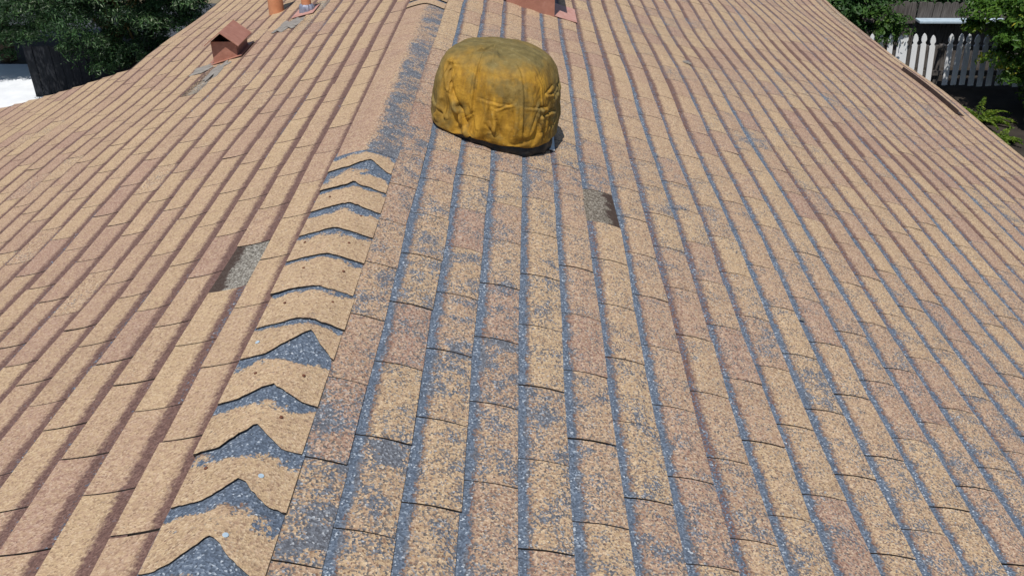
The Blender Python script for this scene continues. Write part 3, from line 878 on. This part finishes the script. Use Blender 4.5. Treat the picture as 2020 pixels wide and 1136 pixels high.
BY = 16.6
bf = empty('board_fence', (8.4, BY, 0)); BC = (8.4, BY, 0)
tag(bf, 'grey weathered dog-ear board fence behind the white pickets', 'fence')
x = 5.2
while x < 11.2:
    w = 0.143; h = 1.205 + rng.uniform(-0.012, 0.012)
    prof = [(-w/2, 0), (w/2, 0), (w/2, h - 0.05), (w/2 - 0.012, h - 0.022), (w/2 - 0.035, h - 0.004), (0, h), (-w/2 + 0.035, h - 0.004), (-w/2 + 0.012, h - 0.022), (-w/2, h - 0.05)]
    m = MB().prism(prof, -0.009, 0.009)
    q = m.build('board', M_BOARD, bf); q.location = (x - BC[0], rng.uniform(-0.005, 0.005), 0.0); q.rotation_euler = (0, rng.gauss(0, 0.006), 0)
    x += 0.149
rl = local(MB().box(7.80, 9.4, BY - 0.25, BY - 0.012, 0.87, 0.92), BC).build('rail', M_RAILB, bf); bevel(rl, 0.01)
rl['label'] = 'pale blue painted rail across the boards'
local(MB().box(5.2, 7.795, BY - 0.06, BY - 0.012, 0.83, 0.90), BC).build('rail', M_BOARD, bf)
for x in (6.0, 7.9, 9.6):
    local(MB().box(x - 0.045, x + 0.045, BY + 0.012, BY + 0.10, 0, 1.18), BC).build('post', M_BOARD, bf)

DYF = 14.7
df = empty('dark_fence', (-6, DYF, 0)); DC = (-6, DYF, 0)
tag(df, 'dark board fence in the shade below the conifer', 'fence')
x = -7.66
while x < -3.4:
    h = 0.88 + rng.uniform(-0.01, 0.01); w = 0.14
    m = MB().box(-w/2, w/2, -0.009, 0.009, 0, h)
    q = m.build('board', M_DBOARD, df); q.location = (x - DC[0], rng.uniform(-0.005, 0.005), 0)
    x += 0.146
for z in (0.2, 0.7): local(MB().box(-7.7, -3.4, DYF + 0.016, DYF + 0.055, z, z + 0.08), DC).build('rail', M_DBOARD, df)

# ------------------------------------------------------------------ planting
def leaves(name, centers, normals, size, aspect, mat, parent, seed, cval=None, loc=(0, 0, 0)):
    """many single bent leaves; arrays of centre and preferred normal"""
    r = np.random.default_rng(seed)
    n = len(centers)
    nr = normals + r.normal(0, 0.55, (n, 3)); nr /= np.linalg.norm(nr, axis=1, keepdims=True)
    a = r.normal(0, 1, (n, 3)); a -= nr * (a * nr).sum(1, keepdims=True); a /= np.linalg.norm(a, axis=1, keepdims=True)
    b = np.cross(nr, a)
    s = size * r.uniform(0.6, 1.3, (n, 1))
    tip = centers + a * s; base = centers - a * s
    lft = centers + b * s * aspect + nr * s * 0.25; rgt = centers - b * s * aspect + nr * s * 0.25
    V = np.stack([base, rgt, tip, lft], 1).reshape(-1, 3) - np.array(loc)
    me = bpy.data.meshes.new(name)
    me.vertices.add(4 * n); me.vertices.foreach_set('co', V.astype(np.float32).ravel())
    idx = np.arange(n)[:, None] * 4
    tri = np.concatenate([idx + np.array([[0, 1, 2]]), idx + np.array([[0, 2, 3]])], 1).reshape(-1)
    me.loops.add(6 * n); me.loops.foreach_set('vertex_index', tri.astype(np.int32))
    me.polygons.add(2 * n); me.polygons.foreach_set('loop_start', np.arange(0, 6 * n, 3, dtype=np.int32))
    me.polygons.foreach_set('loop_total', np.full(2 * n, 3, dtype=np.int32))
    me.update(calc_edges=True)
    ca = me.color_attributes.new('leaf', 'FLOAT_COLOR', 'POINT')
    cv = r.uniform(0, 1, n) if cval is None else np.clip(cval + r.normal(0, 0.16, n), 0, 1)
    cc = np.ones((n, 4), dtype=np.float32); cc[:, 0] = cv; cc[:, 1] = r.uniform(0, 1, n)
    ca.data.foreach_set('color', np.repeat(cc, 4, axis=0).ravel())
    me.materials.append(mat)
    o = bpy.data.objects.new(name, me); col.objects.link(o); o.parent = parent
    return o

def crown_points(c, rad, nclump, per, cr, seed, shell=0.55, zmin=None):
    r = np.random.default_rng(seed)
    d = r.normal(0, 1, (nclump, 3)); d /= np.linalg.norm(d, axis=1, keepdims=True)
    rr = r.uniform(shell, 1.0, (nclump, 1)) * (1 + 0.12 * np.sin(3.1 * d[:, :1] * 2 + 1) + 0.10 * np.sin(4.0 * d[:, 2:] + 5 * d[:, 1:2]))
    cc = np.array(c) + d * rr * np.array(rad)
    if zmin is not None: cc[:, 2] = np.maximum(cc[:, 2], zmin + 0.25 * r.uniform(0, 1, nclump))
    tone = r.uniform(0.15, 0.85, nclump)
    P, Nn, Tn = [], [], []
    for i in range(nclump):
        q = r.normal(0, 1, (per, 3)); q /= np.linalg.norm(q, axis=1, keepdims=True)
        q[:, 2] = np.where(q[:, 2] < -0.3, -q[:, 2], q[:, 2])
        e = r.uniform(0.35, 1.0, (per, 1)) ** 0.6
        s = cr * r.uniform(0.6, 1.35)
        P.append(cc[i] + q * e * s * np.array([1, 1, 0.65])); Nn.append(q * 0.7 + d[i] * 0.4 + np.array([0, 0, 0.45]))
        Tn.append(np.full(per, tone[i]))
    return np.concatenate(P), np.concatenate(Nn), np.concatenate(Tn), cc

def limb_mesh(pts, radii, seg=8):
    m = MB(); vs = []; fs = []
    for k, (p, r_) in enumerate(zip(pts, radii)):
        p = Vector(p)
        dirv = (Vector(pts[min(k + 1, len(pts) - 1)]) - Vector(pts[max(k - 1, 0)])).normalized()
        a = dirv.orthogonal().normalized(); b = dirv.cross(a)
        for i in range(seg):
            t = 2 * math.pi * i / seg
            vs.append(p + a * r_ * math.cos(t) + b * r_ * math.sin(t))
    for k in range(len(pts) - 1):
        for i in range(seg):
            i2 = (i + 1) % seg
            fs.append((k*seg+i, k*seg+i2, (k+1)*seg+i2, (k+1)*seg+i))
    fs.append(tuple(range(seg - 1, -1, -1))); fs.append(tuple((len(pts)-1)*seg + i for i in range(seg)))
    return m.add(vs, fs)

def tree(name, label, cat, base, c, rad, nclump, per, cr, lsize, lasp, mat, tmat, trunk_r, seed, shell=0.5, group=None, zmin=None):
    root = empty(name, base); tag(root, label, cat, group)
    P, Nn, Tn, cc = crown_points(c, rad, nclump, per, cr, seed, shell, zmin)
    leaves('crown', P, Nn, lsize, lasp, mat, root, seed + 1, Tn, base)
    r = random.Random(seed)
    m = MB()
    top = Vector(c) + Vector((0, 0, rad[2] * 0.4)); b0 = Vector(base) - Vector((0, 0, 0.05))
    pts = [b0.lerp(top, f) + Vector((r.uniform(-.05, .05), r.uniform(-.05, .05), 0)) * (1 if f > 0 else 0) for f in (0, .2, .4, .6, .8, 1)]
    q = limb_mesh(pts, [trunk_r * (1.25, 1.0, .85, .65, .45, .2)[i] for i in range(6)]); m.add(q.v, q.f)
    for i in range(min(14, nclump)):
        t = Vector(cc[i * max(1, nclump // 14) % nclump]); s = pts[1].lerp(pts[4], r.random())
        mid = s.lerp(t, 0.5) + Vector((0, 0, 0.12))
        q = limb_mesh([s, mid, t], [trunk_r * .4, trunk_r * .25, trunk_r * .08], 6); m.add(q.v, q.f)
    m.v = [(x - base[0], y - base[1], z - base[2]) for x, y, z in m.v]
    m.build('trunk', tmat, root, True)
    return root

# left: dark conifers beyond the eave
tree('conifer_tree', 'dense dark green conifer over the dark board fence', 'tree', (-6.55, 15.2, 0), (-6.15, 14.9, 2.45), (1.95, 1.5, 2.1), 700, 150, 0.26, 0.042, 0.22, L_CON, M_TRUNKY, 0.11, 11, 0.5, zmin=0.50)
tree('conifer_tree', 'dark green conifer hanging over the pale driveway', 'tree', (-9.3, 16.9, 0), (-8.9, 16.4, 2.6), (1.9, 1.5, 2.3), 680, 140, 0.27, 0.045, 0.24, L_CON, M_TRUNK, 0.12, 23, 0.5, zmin=0.35)
# right: shrubs round the fences
tree('leafy_shrub', 'dark green shrub rising beyond the eave left of the pickets', 'shrub', (6.35, 16.0, 0), (6.05, 15.95, 1.25), (0.90, 0.45, 1.25), 180, 110, 0.22, 0.045, 0.45, L_HEDGE, M_TRUNK, 0.05, 31, 0.3)
tree('climbing_vine', 'bright green vine sprawling over the white pickets', 'vine', (7.0, 15.25, 0), (6.92, 15.5, 1.02), (0.34, 0.30, 0.42), 34, 45, 0.15, 0.040, 0.5, L_VINE, M_TRUNK, 0.025, 37, 0.2)
tree('broadleaf_tree', 'bushy tree with glossy yellow-green leaves in front of the pickets', 'tree', (9.3, 14.2, 0), (9.27, 14.25, 1.62), (1.32, 1.0, 1.5), 480, 130, 0.24, 0.050, 0.42, L_CIT, M_TRUNK, 0.07, 41, 0.5)
tree('low_shrub', 'low green shrub under the glossy-leaved tree', 'shrub', (9.1, 13.4, 0), (9.15, 13.4, 0.55), (0.85, 0.5, 0.6), 110, 80, 0.16, 0.045, 0.5, L_VINE, M_TRUNK, 0.03, 47, 0.3)
tree('hedge', 'dark green hedge behind the grey board fence', 'hedge', (8.5, 18.6, 0), (8.5, 18.7, 0.9), (3.4, 0.7, 1.0), 260, 90, 0.28, 0.05, 0.45, L_CON, M_TRUNK, 0.05, 53, 0.4)

def fern(name, label, base, n, ln, seed):
    root = empty(name, base); tag(root, label, 'fern')
    r = np.random.default_rng(seed); P, Nn = [], []
    st = MB()
    for i in range(n):
        a = r.uniform(0, 2 * math.pi); L_ = ln * r.uniform(0.6, 1.1); up = r.uniform(0.35, 0.95)
        pts = []
        for kk in range(9):
            f = kk / 8
            pts.append(Vector((math.cos(a) * L_ * f, math.sin(a) * L_ * f, L_ * (up * f - 0.55 * f * f))) + Vector((0, 0, 0.02)))
        q = limb_mesh(pts, [0.006 * (1 - 0.8 * kk / 8) for kk in range(9)], 4); st.add(q.v, q.f)
        d = np.array([math.cos(a), math.sin(a), 0]); sd = np.array([-d[1], d[0], 0])
        for kk in range(1, 9):
            for e in range(5):
                for sg in (-1, 1):
                    f = (kk + e / 5 - 0.5) / 8
                    p_ = np.array([math.cos(a) * L_ * f, math.sin(a) * L_ * f, L_ * (up * f - 0.55 * f * f) + 0.02])
                    P.append(p_ + sd * sg * (0.075 * (1.05 - f)) * r.uniform(0.3, 1.1) + np.array(base)); Nn.append(np.array([0, 0, 1.0]))
    leaves('frond', np.array(P), np.array(Nn) * 1.6, 0.030, 0.4, L_FERN, root, seed, None, base)
    st.build('stem', L_FERN, root)
fern('fern', 'bright yellow-green fern beyond the rain diverter', (7.85, 13.6, 0.0), 26, 0.62, 61)
fern('fern', 'small yellow-green fern at the foot of the larger fern', (7.80, 12.75, 0.0), 14, 0.34, 67)

# loose bits on the roof
def fragment(side, t, y, s, seed, label):
    r = random.Random(seed); n = 7
    c = Vector(RP(side, t, y, 0.0125))
    ring = [(s * r.uniform(.6, 1.1) * math.cos(2*math.pi*i/n), s * 0.6 * r.uniform(.6, 1.1) * math.sin(2*math.pi*i/n)) for i in range(n)]
    vs = [(a, b, -side * a * math.tan(ALPHA)) for a, b in ring] + [(a * .9, b * .9, 0.008 - side * a * math.tan(ALPHA)) for a, b in ring]
    fs = [tuple(range(n - 1, -1, -1)), tuple(range(n, 2 * n))] + [(i, (i + 1) % n, n + (i + 1) % n, n + i) for i in range(n)]
    o = mesh_obj('shingle_fragment', vs, fs, M_MASTIC); o.location = c
    tag(o, label, 'debris')
fragment(1, 1.62, 2.62, 0.012, 3, 'small dark shingle crumb among the blue-grey bands')
fragment(1, 1.72, 5.75, 0.035, 5, 'grey torn shingle scrap up the right slope')
